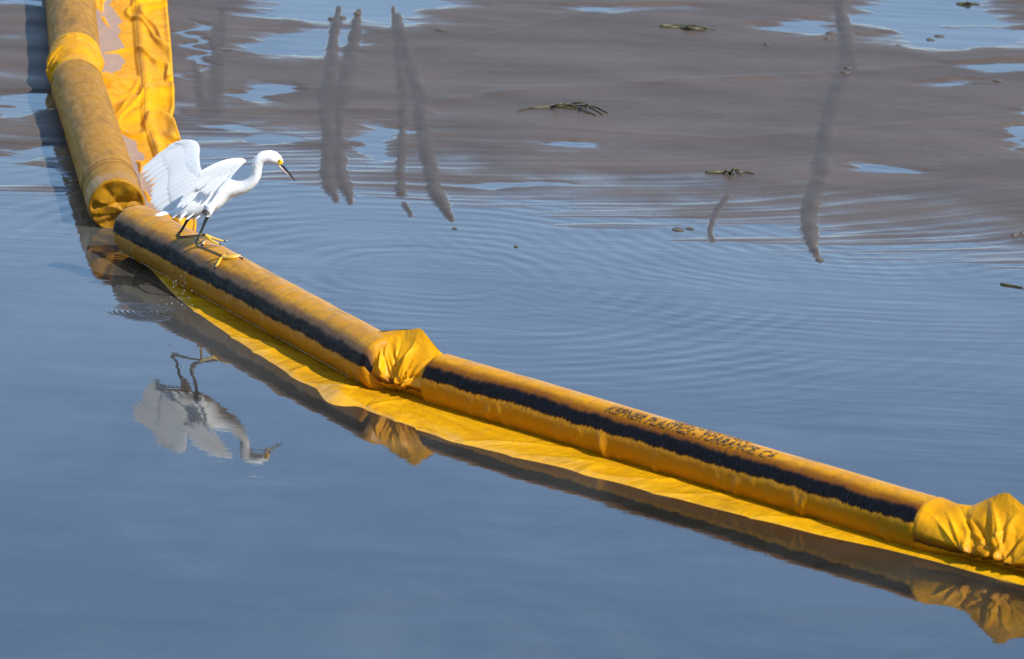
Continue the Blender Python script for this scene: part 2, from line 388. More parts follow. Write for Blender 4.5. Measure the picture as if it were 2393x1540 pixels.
me.loops.add(quads.size); me.loops.foreach_set('vertex_index', quads.ravel())
me.polygons.add(len(quads)); me.polygons.foreach_set('loop_start', np.arange(0, quads.size, 4, dtype=np.int32))
me.polygons.foreach_set('use_smooth', np.ones(len(quads), bool))
at = me.attributes.new('trail', 'FLOAT', 'POINT'); at.data.foreach_set('value', np.sqrt(TR).ravel().astype(np.float32))
me.update(calc_edges=True); me.materials.append(M['mud'])
mud = bpy.data.objects.new('mudflat', me); COL.objects.link(mud); mud['kind'] = 'structure'
water = mesh_obj('water', [(-900, -300, 0), (900, -300, 0), (900, 1500, 0), (-900, 1500, 0)], [(0, 1, 2, 3)], M['water'], smooth=False)
water['kind'] = 'structure'

# ------------------------------------------------------------------ the boom
boom = empty('containment_boom', SEG['C'][1]*1.0, 'long yellow oil containment boom stained black, snaking across the water', 'boom')
boom.location.z = 0
def frame(p0, p1):
    d = (p1-p0).normalized(); n = Vector((d.y, -d.x, 0)).normalized()
    if n.x > 0: n = -n                               # n points to the near-left side
    return d, n, d.cross(n) if d.cross(n).z > 0 else n.cross(d)
def tube(name, key, mat, side=1, wr=0.0, parent=boom, NA=72, step=0.014, taper=(0.03, 0.03), seed=1, creases=0, bend=0.009):
    p0, p1, r = SEG[key]; d, n, up = frame(p0, p1)
    L = (p1-p0).length; N = max(12, int(L/step))
    V, UV = [], []
    s = np.linspace(0, L, N+1); th = np.linspace(-np.pi, np.pi, NA+1)
    S, T = np.meshgrid(s, th, indexing='ij')
    rad = r*(1 + wr*fbm(S*3.0, T*0.8, seed, 3) + wr*0.5*pn(S*11, T*1.4, seed+3))
    rk = random.Random(seed)
    for _ in range(creases):                         # upright creases on the face under the tar line
        s0, am, wd = rk.uniform(.15, L-.1), rk.uniform(.003, .011), rk.uniform(.007, .014)
        ta, tb, sl = rk.uniform(1.25, 1.75), rk.uniform(2.2, 2.8), rk.uniform(-.05, .05)
        x = S - s0 - sl*(T-1.9)
        rad = rad + am*np.exp(-np.abs(x/wd)**1.4)*sstep(ta, ta+.35, T)*sstep(tb, tb-.2, T)
    ed = np.minimum(S, L-S)
    rad = rad + r*.030*np.exp(-ed/.05)*pn(T*3.2+pn(S*6, T, seed+8), S*2.0, seed+9)*1.6
    rad = rad + r*.030*pn(S*7+T*1.3, T*1.9, seed+12)*sstep(-.2, .6, pn(S*1.7, T*.6, seed+13))
    # ends drawn in a little where the fabric is gathered round the foam
    e0 = np.clip(S/taper[0], 0, 1); e1 = np.clip((L-S)/taper[1], 0, 1)
    rad = rad*(0.86+0.14*np.sqrt(1-(1-e0)**2))*(0.86+0.14*np.sqrt(1-(1-e1)**2))
    for i in range(N+1):
        c = p0 + d*s[i] + (up*float(pn(s[i]*.9, 0.3, seed+20)) + n*float(pn(s[i]*.8, 4.3, seed+21)))*bend*math.sin(math.pi*s[i]/L)
        for j in range(NA+1):
            v = c + (up*math.cos(th[j]) + n*side*math.sin(th[j]))*rad[i, j]
            V.append(v); UV.append((s[i], th[j]*r))
    F = grid_faces(N+1, NA+1)
    a = len(V); V.append(p0); UV.append((0, 0)); b = len(V); V.append(p1); UV.append((L, 0))
    for j in range(NA):
        F.append((a, j+1, j)); F.append((b, N*(NA+1)+j, N*(NA+1)+j+1))
    o = mesh_obj(name, V, F, mat, parent, uv=UV)
    return o
def on_tube(key, s, th, off=0.0, side=1):
    p0, p1, r = SEG[key]; d, n, up = frame(p0, p1)
    return p0 + d*s + (up*math.cos(th) + n*side*math.sin(th))*(r+off)

tA = tube('float_tube', 'A', M['boomA'], side=1, wr=0.02, seed=3)
tB = tube('float_tube', 'B', M['boomA'], side=1, wr=0.025, seed=4)
tC = tube('float_tube', 'C', M['boomC'], side=1, wr=0.018, seed=5, creases=6, step=.009, bend=0.002)
tD = tube('float_tube', 'D', M['boomD'], side=1, wr=0.014, seed=6, creases=26, step=.0075, bend=.006)
tF = tube('float_tube', 'F', M['boomD'], side=1, wr=0.014, seed=7)
tA['label'] = 'farthest dusty yellow float at the top edge'; tB['label'] = 'dusty ochre float behind the egret'
tC['label'] = 'float under the egret with a wide black oil band'; tD['label'] = 'near float with printed lettering and black tar band'

def collar(name, c0, c1, r0, r1, sections, side=1, crump=0.006, seed=0, mat=None, NA=168, NS=120):
    """loft between two float ends; sections: (t, lift of top, drop of bottom, half-width, ridge sharpness, shift along n)"""
    d, n, up = frame(c0, c1); L = (c1-c0).length
    up = Vector((0, 0, 1)); V, UV = [], []
    ts = [q[0] for q in sections]
    S = np.linspace(0, 1, NS+1)
    par = [np.interp(S, ts, [q[k] for q in sections]) for k in range(1, 6)]
    th = np.linspace(0, 2*np.pi, NA+1)
    G0, G1 = np.meshgrid(S, th, indexing='ij')
    cr = crump*0.6*pn(G0*3.3+seed*3, G1*1.5, seed+9)
    rr_ = random.Random(seed*13+1)
    for _ in range(24):                              # sharp creases fanning up from the pinched underside
        t0, a0 = rr_.uniform(.42, .72), rr_.uniform(1.5, 2.5)
        t1, a1 = t0 + rr_.uniform(-.42, .30), rr_.uniform(.1, 1.2)
        dd, tt = seg_dist(G0*1.6, G1*.9, (t0*1.6, a0*.9), (t1*1.6, a1*.9))
        wd = rr_.uniform(.012, .042)
        cr += rr_.choice((-1, 1, 1))*crump*np.exp(-np.abs(dd/wd)**1.1)*np.sin(np.pi*np.clip(tt, .08, .92))
    cr *= np.minimum(1, np.minimum(G0, 1-G0)*9)
    for i, t in enumerate(S):
        c = c0.lerp(c1, t); top, bot, hw, sh, sf = [p[i] for p in par]
        for j, a in enumerate(th):
            ca, sa = math.cos(a), math.sin(a)
            x0, z0 = hw*sa, ca*(top if ca > 0 else bot)
            q = a/(math.pi/2); k = int(q) % 4; f = q-int(q)
            cor = ((0, top), (hw, -.025), (0, -bot), (-hw, -.025)); p_, q_ = cor[k], cor[(k+1) % 4]
            x1, z1 = p_[0]+(q_[0]-p_[0])*f, p_[1]+(q_[1]-p_[1])*f
            w, z = x0+(x1-x0)*sh, z0+(z1-z0)*sh
            V.append(c + up*z + n*side*(w + sf*max(0, ca)) + (up*ca + n*side*sa)*cr[i, j]); UV.append((t*L + seed, a*r0))
    F = grid_faces(NS+1, NA+1)
    return mesh_obj(name, V, F, mat or M['collar'], boom, uv=UV)
dC = (SEG['C'][1]-SEG['C'][0]).normalized(); dD = (SEG['D'][1]-SEG['D'][0]).normalized()
dB = (SEG['B'][1]-SEG['B'][0]).normalized(); dA = (SEG['A'][1]-SEG['A'][0]).normalized()
collar('joint_collar', SEG['C'][1]-dC*0.12, SEG['D'][0]+dD*0.03, RT, RT,
       [(0, .092, .092, .092, 0, 0), (.07, .101, .097, .101, .05, 0), (.18, .112, .095, .101, .2, 0), (.42, .140, .094, .094, .75, .0), (.60, .160, .094, .086, 1.0, .0),
        (.66, .158, .094, .084, 1.0, 0), (.90, .106, .094, .086, .7, 0), (1, .090, .092, .090, 0, 0)], seed=2, crump=0.012)
collar('joint_collar', SEG['D'][1]-dD*0.04, SEG['F'][0]+dD*0.04, RT, RT,
       [(0, .092, .092, .092, 0, 0), (.06, .101, .097, .101, 0, 0), (.18, .097, .092, .096, .2, 0), (.30, .104, .094, .092, .6, 0), (.50, .170, .094, .088, 1.0, 0), (.54, .174, .094, .086, 1.0, 0),
        (.72, .128, .094, .088, .9, 0), (1, .088, .084, .088, 0, 0)], seed=5, crump=0.015)
collar('joint_collar', SEG['A'][1]-dA*0.05, SEG['B'][0]+dB*0.05, .105, .105,
       [(0, .106, .10, .108, 0, 0), (.10, .107, .10, .119, .3, 0), (.3, .101, .10, .108, .1, 0), (.6, .090, .10, .095, .0, 0), (.85, .100, .10, .103, 0, 0), (1, .108, .10, .108, 0, 0)],
       seed=7, crump=0.009, mat=M['cap'])
# gathered end of the float beside the egret's tail: a folded rim with a crumpled face set back under it
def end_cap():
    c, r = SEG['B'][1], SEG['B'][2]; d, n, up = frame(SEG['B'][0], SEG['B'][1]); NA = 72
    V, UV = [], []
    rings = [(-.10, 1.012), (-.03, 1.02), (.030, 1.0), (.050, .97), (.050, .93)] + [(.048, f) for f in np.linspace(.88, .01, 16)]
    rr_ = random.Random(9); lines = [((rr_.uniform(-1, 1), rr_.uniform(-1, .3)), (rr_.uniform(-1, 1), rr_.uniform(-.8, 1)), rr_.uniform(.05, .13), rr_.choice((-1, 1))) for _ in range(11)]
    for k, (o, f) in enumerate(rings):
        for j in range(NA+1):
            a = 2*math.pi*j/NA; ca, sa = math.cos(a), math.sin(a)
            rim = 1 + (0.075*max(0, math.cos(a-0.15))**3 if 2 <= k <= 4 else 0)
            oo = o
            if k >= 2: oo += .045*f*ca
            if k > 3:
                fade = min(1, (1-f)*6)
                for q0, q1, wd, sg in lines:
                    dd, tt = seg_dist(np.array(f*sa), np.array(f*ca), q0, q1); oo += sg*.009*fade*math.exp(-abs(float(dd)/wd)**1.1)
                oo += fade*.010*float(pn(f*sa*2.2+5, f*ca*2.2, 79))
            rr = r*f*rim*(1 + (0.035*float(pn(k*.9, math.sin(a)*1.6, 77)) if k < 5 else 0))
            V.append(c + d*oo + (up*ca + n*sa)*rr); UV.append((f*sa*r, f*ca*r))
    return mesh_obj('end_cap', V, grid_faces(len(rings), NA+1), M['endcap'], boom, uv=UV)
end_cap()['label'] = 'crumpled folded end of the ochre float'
# thin dark stitching round the ochre float
def cord(name, pts, rad, mat, parent, na=6):
    V = []; n = len(pts)
    for i, p in enumerate(pts):
        t = (pts[min(i+1, n-1)]-pts[max(i-1, 0)]).normalized()
        a = t.orthogonal().normalized(); b = t.cross(a)
        r = rad[i] if isinstance(rad, (list, tuple, np.ndarray)) else rad
        for j in range(na):
            q = 2*math.pi*j/na; V.append(p + (a*math.cos(q)+b*math.sin(q))*r)
    return mesh_obj(name, V, grid_faces(n, na, True)+[tuple(range(na-1, -1, -1)), tuple(range((n-1)*na, n*na))], mat, parent)
LB = (SEG['B'][1]-SEG['B'][0]).length
for off in (0.30, 0.245):
    cord('stitch_line', [on_tube('B', LB-off+0.012*math.sin(a*3), a, 0.0035) for a in np.linspace(-1.6, 1.9, 50)], 0.0011, M['seam'], tB)
LC = (SEG['C'][1]-SEG['C'][0]).length
def dashes(key, s0, s1, th, parent):
    V, F = [], []; s = s0
    rnd = random.Random(4)
    while s < s1:
        l = rnd.uniform(.02, .06); c = []
        a0 = th + rnd.uniform(-.015, .015)
        pts = [on_tube(key, s+l*k/3, a0, 0.0022) for k in range(4)]
        b = len(V)
        for p in pts:
            for j in range(4): V.append(p + Vector((0, -.0011*math.cos(j*math.pi/2), .0011*math.sin(j*math.pi/2))))
        F += [tuple(b+i for i in f) for f in grid_faces(4, 4, True)]
        s += l + rnd.uniform(.004, .02)
    o = mesh_obj('stitch_line', V, F, M['stitch'], parent); return o
dashes('C', 0.02, LC-.12, R(139), tC)

# lettering wrapped on the near float
def lettering(body, s0, th0, size, key, parent, sx=1.0):
    cu = bpy.data.curves.new('lettering', 'FONT'); cu.body = body; cu.size = size; cu.resolution_u = 3; cu.shear = 0.22; cu.offset = 0.0008
    to = bpy.data.objects.new('lettering_tmp', cu); COL.objects.link(to)
    dg = bpy.context.evaluated_depsgraph_get(); me0 = bpy.data.meshes.new_from_object(to.evaluated_get(dg))
    bm = bmesh.new(); bm.from_mesh(me0); bmesh.ops.triangulate(bm, faces=bm.faces[:])
    bmesh.ops.subdivide_edges(bm, edges=bm.edges[:], cuts=2, use_grid_fill=True)
    r = SEG[key][2]
    V = [on_tube(key, s0 + v.co.x*sx, th0 - v.co.y/r, 0.0034) for v in bm.verts]
    bm.verts.index_update(); F = [tuple(v.index for v in f.verts) for f in bm.faces]
    bm.free(); bpy.data.objects.remove(to); bpy.data.curves.remove(cu); bpy.data.meshes.remove(me0)
    return mesh_obj('lettering', V, F, M['letter'], parent, smooth=False)
LD = (SEG['D'][1]-SEG['D'][0]).length
sD = lambda px: LD*(px-1003)/(2140-1003)*0.985 + 0.0
lettering('KEPNER PLASTICS - TORRANCE, CA', 0.885, R(32), 0.054, 'D', tD, 0.93)
lettering('SEA CURTAIN', 1.17, R(3), 0.050, 'D', tD, 1.15)

# near skirt: one sheet sewn under the two near floats, lying on the surface, its outer rim sinking
def near_skirt():
    OUT = [(345, 622), (420, 700), (500, 762), (560, 803), (640, 852), (700, 889), (760, 917), (805, 938), (850, 956), (920, 984), (1000, 1016), (1100, 1043), (1285, 1088), (1450, 1131), (1649, 1184),
           (1869, 1241), (2000, 1270), (2100, 1292), (2200, 1316), (2330, 1352), (2480, 1392)]
    P = np.array([list(gnd(*q, .0)) for q in OUT]); ins = []
    c0, c1 = SEG['C'][:2]; d0, d1 = SEG['D'][:2]
    dc, dd_ = (c1-c0).normalized(), (d1-d0).normalized(); lc, ld = (c1-c0).length, (d1-d0).length
    mid = c1.lerp(d0, .5)
    for q, px in zip(P, OUT):
        v = Vector(q)
        if px[0] < 800: ins.append(c0 + dc*min((v-c0).dot(dc), lc))
        elif px[0] > 1050: ins.append(d0 + dd_*max((v-d0).dot(dd_), 0))
        else:
            f = (px[0]-805)/(1000-805); ins.append((c1-dc*.12).lerp(d0, f))
    I = np.array([list(v) for v in ins])
    NS, NTq = 560, 46
    Pi, Ii = smooth_path(P, NS+1), smooth_path(I, NS+1)
    acc = 0.0; V, UV = [], []
    curl = gnd(788, 928)
    for i in range(NS+1):
        if i: acc += float(np.linalg.norm(Pi[i][:2]-Pi[i-1][:2]))
        ox, oy = Pi[i][0], Pi[i][1]; ix, iy = Ii[i][0], Ii[i][1]; W = math.hypot(ox-ix, oy-iy)
        e = 1 + .05*float(fbm(acc*1.3, 2.2, 15, 3)) + .025*float(pn(acc*6, 1.2, 16))
        for j in range(NTq+1):
            t = 1.34*j/NTq; w = t*W*e
            x, y = ix+(ox-ix)*t*e, iy+(oy-iy)*t*e
            z = .012*(1-min(t, 1)**3) + .0035*float(fbm(acc*1.8, w*8, 17, 3))*min(1, t*2.5)*(1 if t < 1 else .5)
            z += .006*math.exp(-abs(float(pn(acc*2.3+w*1.5, w*3+acc*.4, 18))/.05)**1.3)*min(1, t*2)*(1 if t < .9 else max(0, 1-(t-.9)*4))
            if t > .92: z -= .014*((t-.92)/.42)**1.1
            g = math.hypot((x-curl.x)/.06, (y-curl.y)/.16); z += .020*math.exp(-g*g)
            V.append((x, y, z)); UV.append((acc, w+.3))
    o = mesh_obj('skirt', V, grid_faces(NS+1, NTq+1), M['skirt'], boom, uv=UV)
    o['label'] = 'glossy yellow skirt floating along the front of the near floats'
near_skirt()

# far skirt lying on the mud side, wrinkled, with puddles standing on it
RE = [(-200, 378), (-80, 384), (0, 390), (60, 396), (150, 403), (230, 406), (262, 408), (278, 403), (330, 421), (430, 452), (520, 460), (575, 452)]
LE = [(-200, 152), (140, 178), (300, 212), (440, 262), (490, 300), (527, 330), (575, 400)]
def far_skirt():
    NY, NXs = 420, 96
    V, UV = [], []; pys = np.linspace(-200, 575, NY+1); u = np.linspace(0, 1, NXs+1)
    PY, U = np.meshgrid(pys, u, indexing='ij')
    lx = np.interp(PY, [a for a, _ in LE], [b for _, b in LE]); rx = np.interp(PY, [a for a, _ in RE], [b for _, b in RE])
    PX = lx + (rx-lx)*U
    Zb = .026
    A0 = (PX-CX)*CR + (PY-CY)*SR; B0 = (PX-CX)*SR - (PY-CY)*CR
    d = (Zb-CAM_H)/(-FOC*SP + B0*CP)
    X = A0*d; Y = (FOC*CP + B0*SP)*d
    wr = fbm(X*5.0+1.6*pn(X*3, Y*1.4, 5), Y*0.9+.8*pn(X*3, Y*1.5, 6), 71, 4)
    fold = np.exp(-(np.abs(pn(X*4.6+1.9*pn(X*3, Y*1.3, 8), Y*0.75+.9*pn(X*4, Y*.9, 9), 73))/.05)**2)
    fine = pn(X*16, Y*7, 75)
    Z = Zb + .005 - .012*sstep(.0, .42, pn(X*2.6+3, Y*.75, 77)+.12)*sstep(.60, .36, U) + .013*wr + .018*fold*(.15+U) + .0035*fine + .004*pn(X*9, Y*2.2, 76)
    hem = np.exp(-((U-.985)/.03)**2)*.010 + sstep(.60, .64, U)*.010
    hem += .012*np.exp(-((U-.70)/.05)**2)
    Z = Z + hem
    # gathered roll of cloth across the skirt
    c0 = 248 + 14*np.sin(U*5) ; Z = Z + .046*np.exp(-((PY-c0)/15)**2)*sstep(.25, .55, U) + .02*np.exp(-((PY-c0-24)/8)**2)*sstep(.3, .6, U)*sstep(.75, .55, U)
    Z = np.where(U > .97, Z-.02*((U-.97)/.03)**2, Z)
    Z = Z - .012*sstep(430, 540, PY)
    Zc = np.maximum(Z, .004)
    for i in range(NY+1):
        for j in range(NXs+1):
            V.append((X[i, j], Y[i, j], Zc[i, j])); UV.append((Y[i, j], X[i, j]*1.0))
    o = mesh_obj('skirt', V, grid_faces(NY+1, NXs+1), M['skirt_far'], boom, uv=UV)
    o['label'] = 'wrinkled yellow skirt spread flat with muddy puddles'
    js = int(.66*NXs)
    cord('stitch_line', [Vector((X[i, js], Y[i, js], Zc[i, js]+.0012)) for i in range(0, NY-40, 3)], .0008, M['seam'], o)
    pv = []; pys2 = np.linspace(-200, 555, 60)
    for py in pys2:
        l = float(np.interp(py, [a for a, _ in LE], [b for _, b in LE])); r_ = float(np.interp(py, [a for a, _ in RE], [b for _, b in RE]))
        for k in range(5):
            p = gnd(l + (r_-4-l)*k/4, py, Zb); pv.append((p.x, p.y, .0262 - .012*float(sstep(430, 540, py))))
    w = mesh_obj('puddle', pv, grid_faces(60, 5), M['puddle'], smooth=False); w['kind'] = 'structure'
far_skirt()

# ------------------------------------------------------------------ the egret
YB = 0.0
def hit_tube(px, py, key, off=0.0):
    p0, p1, r = SEG[key]; d, n, up = frame(p0, p1); r += off
    o = Vector((0, 0, CAM_H)); v = ray(px, py).normalized()
    w = o - p0; vp = v - d*v.dot(d); wp = w - d*w.dot(d)
    A, B, C = vp.dot(vp), 2*vp.dot(wp), wp.dot(wp)-r*r
    D = B*B-4*A*C
    return o + v*((-B - math.sqrt(max(D, 0)))/(2*A))
def c1px(cx, cy): return (500+cx/2.655)/1.7117, (520+cy/2.655)/1.7117
FOOT = hit_tube(*c1px(1030, 1352), 'C', 0.004)
YB = FOOT.y
KM = 1.0/2872.0
def B(cx, cy, dy=0.08): return atY(*c1px(cx, cy), YB+dy)
egret = empty('egret', (FOOT.x-.09, FOOT.y+.07, FOOT.z), 'white egret with raised wings stepping along the yellow boom', 'bird')
def mat_feather():
    t = NT('white_plumage'); p = t.coord('Object')
    n = t.noise(t.mapv(p, (1, 1, 1)), 60, 4, 0.6); n2 = t.noise(t.mapv(p, (60, 60, 160), rot=(0, R(35), 0)), 1.0, 3)
    col = t.mix(n, (0.86, 0.86, 0.84), (0.80, 0.79, 0.76))
    t.set(Base_Color=col, Roughness=0.75); t.b.inputs['Specular IOR Level'].default_value = 0.2
    t.b.inputs['Subsurface Weight'].default_value = 0.0
    t.bump(t.math('ADD', t.math('MULTIPLY', n2, .0016), t.math('MULTIPLY', n, .0008)), 1.0, .8)
    return t.m
def mat_quill():
    t = NT('white_flight_feather'); uv = t.coord('UV'); x = t.sep(uv)
    barb = t.noise(t.mapv(uv, (3, 60, 1)), 1.0, 3)
    shaft = t.ss(t.math('ABSOLUTE', t.math('SUBTRACT', x[0], .5)), .0, .07, 1, 0)
    col = t.mix(barb, (0.88, 0.88, 0.87), (0.80, 0.80, 0.79))
    col = t.mix(t.math('MULTIPLY', shaft, .35), col, (0.62, 0.60, 0.56))
    t.set(Base_Color=col, Roughness=0.6); t.b.inputs['Specular IOR Level'].default_value = 0.25
    tr = t.n.new('ShaderNodeBsdfTranslucent'); t.l.new(col, tr.inputs[0])
    mx = t.n.new('ShaderNodeMixShader'); mx.inputs[0].default_value = .22
    t.l.new(t.b.outputs[0], mx.inputs[1]); t.l.new(tr.outputs[0], mx.inputs[2]); t.l.new(mx.outputs[0], t.out.inputs[0])
    return t.m
MF, MQ = mat_feather(), mat_quill()
MLEG = plain('black_leg_scale', (0.016, 0.014, 0.012), 0.32)
def mat_olive(name, c0, c1, ro):
    t = NT(name); n = t.noise(t.coord('Object'), 220, 3); t.set(Base_Color=t.mix(n, c0, c1), Roughness=ro)
    t.bump(n, .0008, .6); return t.m
MOLV = mat_olive('olive_leg_scale', (0.22, 0.16, 0.02), (0.10, 0.075, 0.012), .4)
MTOE = mat_olive('yellow_toe_skin', (0.68, 0.42, 0.035), (0.50, 0.29, 0.02), .4)
MLOR = plain('yellow_lore_skin', (0.80, 0.45, 0.01), 0.4)
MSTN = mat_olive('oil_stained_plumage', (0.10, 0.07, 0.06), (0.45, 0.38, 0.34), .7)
MBLK = plain('black_horn', (0.012, 0.012, 0.014), 0.25)
MPAL = plain('pale_horn', (0.55, 0.46, 0.40), 0.4)
MEYE = plain('yellow_iris', (0.75, 0.48, 0.03), 0.1)

def loft_bm(bm, secs, na=20):
    """secs: (center Vector, half-height, half-width); the section plane is square to the path, its wide axis along world Y"""
    rings = []; n = len(secs)
    for i, (c, hh, hw) in enumerate(secs):
        t = (secs[min(i+1, n-1)][0]-secs[max(i-1, 0)][0]).normalized()
        side = Vector((0, 1, 0)); side = (side - t*side.dot(t)).normalized(); nrm = side.cross(t).normalized()
        rings.append([bm.verts.new(c + nrm*math.cos(2*math.pi*k/na)*hh + side*math.sin(2*math.pi*k/na)*hw) for k in range(na)])
    for a, b in zip(rings, rings[1:]):
        for k in range(na): bm.faces.new((a[k], a[(k+1) % na], b[(k+1) % na], b[k]))
    bm.faces.new(rings[0][::-1]); bm.faces.new(rings[-1])
HD = .015                                            # depth of the head, turned slightly to the camera
BODY = [(470, 893, .08, 14, 30), (540, 880, .08, 48, 70), (600, 855, .08, 84, 105), (690, 808, .08, 128, 138), (790, 748, .08, 165, 155), (900, 692, .08, 172, 158), (1000, 648, .08, 148, 140),
        (1095, 622, .073, 106, 105), (1185, 618, .063, 78, 78), (1270, 602, .052, 66, 66), (1342, 552, .042, 60, 58), (1390, 482, .034, 54, 52), (1402, 412, .028, 52, 50), (1416, 350, .024, 57, 52),
        (1452, 300, .021, 62, 54), (1508, 281, .018, 64, 55), (1566, 286, HD, 66, 54), (1616, 314, HD, 56, 46), (1645, 342, HD, 40, 34), (1664, 362, HD, 24, 20)]
bm = bmesh.new()
loft_bm(bm, [(B(p[0], p[1], p[2]), p[3]*KM, p[4]*KM) for p in smooth_path(BODY, 90)], 28)
nearleg = [(905, 800, .035, 62), (890, 870, .032, 44), (868, 930, .03, 22), (835, 1010, .027, 16), (795, 1110, .022, 15.5), (757, 1200, .018, 22)]
farleg = [(740, 830, .13, 60), (705, 900, .135, 38), (660, 960, .14, 18), (615, 1040, .15, 15), (575, 1095, .157, 16), (549, 1135, .16, 23)]
FARF = hit_tube(*c1px(868, 1150), 'C', .004)
FY = FARF.y - YB
near_t = [(757, 1200, .018, 22), (795, 1240, .015, 17), (900, 1285, .008, 15), (990, 1325, .003, 16), (1032, 1345, .0, 19)]
far_t = [(549, 1135, .16, 23), (600, 1140, .16, 17), (700, 1130, .155, 15), (800, 1120, .15, 16), (868, 1117, .148, 19)]
legs = []
for path in (nearleg, farleg, near_t, far_t):
    pp = smooth_path(path, 28); loft_bm(bm, [(B(p[0], p[1], p[2]), p[3]*KM, p[3]*KM) for p in pp], 12)
    legs.append([(B(p[0], p[1], p[2]), p[3]*KM) for p in pp])
toes = [  # near foot, far foot
    [(1030, 1350, 0, 17), (1090, 1358, -.004, 15), (1160, 1352, .0, 13), (1215, 1338, .008, 12), (1246, 1358, .012, 9)],
    [(1030, 1350, 0, 16), (1100, 1342, .015, 14), (1170, 1336, .03, 13), (1225, 1328, .04, 10)],
    [(1030, 1355, 0, 16), (1005, 1385, -.012, 14), (985, 1425, -.02, 13), (962, 1452, -.024, 11)],
    [(1030, 1345, 0, 12), (1055, 1332, .02, 9), (1078, 1316, .035, 6)],
    [(868, 1120, .148, 17), (930, 1145, .148, 14), (990, 1165, .148, 13), (1050, 1178, .148, 9)],
    [(868, 1125, .148, 17), (900, 1160, .135, 14), (950, 1190, .13, 13), (1000, 1208, .13, 10)],
    [(868, 1128, .148, 15), (848, 1165, .14, 12), (822, 1222, .12, 10)]]
for path in toes[:4] + [toes[6]]:                     # lay the toes on the float's surface
    for k in range(1, len(path)):
        q = path[k]; h_ = hit_tube(*c1px(q[0], q[1]), 'C', .0055)
        path[k] = (q[0], q[1], h_.y - YB, q[3]*1.1)
toe_pts = []
for path in toes:
    pp = smooth_path(path, 14); loft_bm(bm, [(B(p[0], p[1], p[2]), p[3]*KM, p[3]*KM) for p in pp], 10)
    toe_pts.append([(B(p[0], p[1], p[2]), p[3]*KM) for p in pp])
me0 = bpy.data.meshes.new('tmp'); bm.normal_update(); bmesh.ops.recalc_face_normals(bm, faces=bm.faces[:]); bm.to_mesh(me0); bm.free()
tmp = bpy.data.objects.new('tmp', me0); COL.objects.link(tmp)
md = tmp.modifiers.new('r', 'REMESH'); md.mode = 'VOXEL'; md.voxel_size = 0.0017; md.use_smooth_shade = True
dg = bpy.context.evaluated_depsgraph_get(); bme = bpy.data.meshes.new_from_object(tmp.evaluated_get(dg)); bpy.data.objects.remove(tmp)
bm = bmesh.new(); bm.from_mesh(bme)
for _ in range(2): bmesh.ops.smooth_vert(bm, verts=bm.verts[:], factor=.5, use_axis_x=True, use_axis_y=True, use_axis_z=True)
bm.normal_update()
bm.to_mesh(bme)
nf = len(bm.faces)
FCN = np.array([f.calc_center_median()[:] for f in bm.faces]); FNR = np.array([f.normal[:] for f in bm.faces]); bm.free()
def near_pts(lst, k):
    m = np.full(nf, 1e9)
    for c, r in lst: m = np.minimum(m, np.linalg.norm(FCN-np.array(c), axis=1)/(r*k))
    return m < 1
mi = np.zeros(nf, np.int32)
fpx, fpy = proj(FCN[:, 0], FCN[:, 1], FCN[:, 2]); c1x = (fpx*1.7117-500)*2.655; c1y = (fpy*1.7117-520)*2.655
legm = near_pts([q for L in legs[:2] for q in L[10:]], 1.25) | near_pts([q for L in legs[2:] for q in L], 1.25)
legm &= (c1y > 925)
toem = near_pts([q for L in toe_pts for q in L], 1.3)
mi[legm] = 1; mi[legm & (FNR[:, 2] < .05) & (c1y > 1090)] = 2
mi[toem & ~near_pts([q for L in legs[2:] for q in L[:-3]], 1.2)] = 3
lor = (((c1x-1645)/26)**2 + ((c1y-335)/30)**2 < 1) | ((np.abs(c1x-1660) < 16) & (np.abs(c1y-350) < 18))
mi[lor & (FNR[:, 1] < .2)] = 4
stn = fbm(FCN[:, 0]*40, FCN[:, 2]*40, 91, 3)
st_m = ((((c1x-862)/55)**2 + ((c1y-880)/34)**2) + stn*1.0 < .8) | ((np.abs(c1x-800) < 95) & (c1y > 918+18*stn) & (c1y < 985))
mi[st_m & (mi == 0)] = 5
bme.polygons.foreach_set('material_index', mi)
bme.polygons.foreach_set('use_smooth', np.ones(nf, bool))
bme.name = 'body'
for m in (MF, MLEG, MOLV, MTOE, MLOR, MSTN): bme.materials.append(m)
bo = bpy.data.objects.new('body', bme); COL.objects.link(bo); bo.parent = egret; bo.matrix_parent_inverse = Matrix.Translation(-egret.location)

def horn(name, secs, mat, parent, na=14):
    b = bmesh.new(); loft_bm(b, secs, na); me_ = bpy.data.meshes.new(name); bmesh.ops.recalc_face_normals(b, faces=b.faces[:]); b.to_mesh(me_); b.free()
    o = bpy.data.objects.new(name, me_); COL.objects.link(o); me_.materials.append(mat)
    me_.polygons.foreach_set('use_smooth', [True]*len(me_.polygons))
    o.parent = parent; o.matrix_parent_inverse = Matrix.Translation(-egret.location) if parent is egret else Matrix.Identity(4)
    return o
horn('upper_mandible', [(B(a, b_, HD), h*KM, w*KM) for a, b_, h, w in ((1648, 352, 19, 18), (1675, 385, 18, 15), (1710, 425, 16, 12), (1760, 482, 12, 9), (1795, 524, 6, 5), (1810, 543, 1.5, 1.5))], MBLK, egret)
horn('lower_mandible', [(B(a, b_, HD), h*KM, w*KM) for a, b_, h, w in ((1628, 368, 20, 18), (1655, 398, 18, 14), (1690, 432, 12, 11), (1730, 468, 9, 8), (1765, 498, 6, 6), (1790, 524, 3, 3))], MPAL, egret)
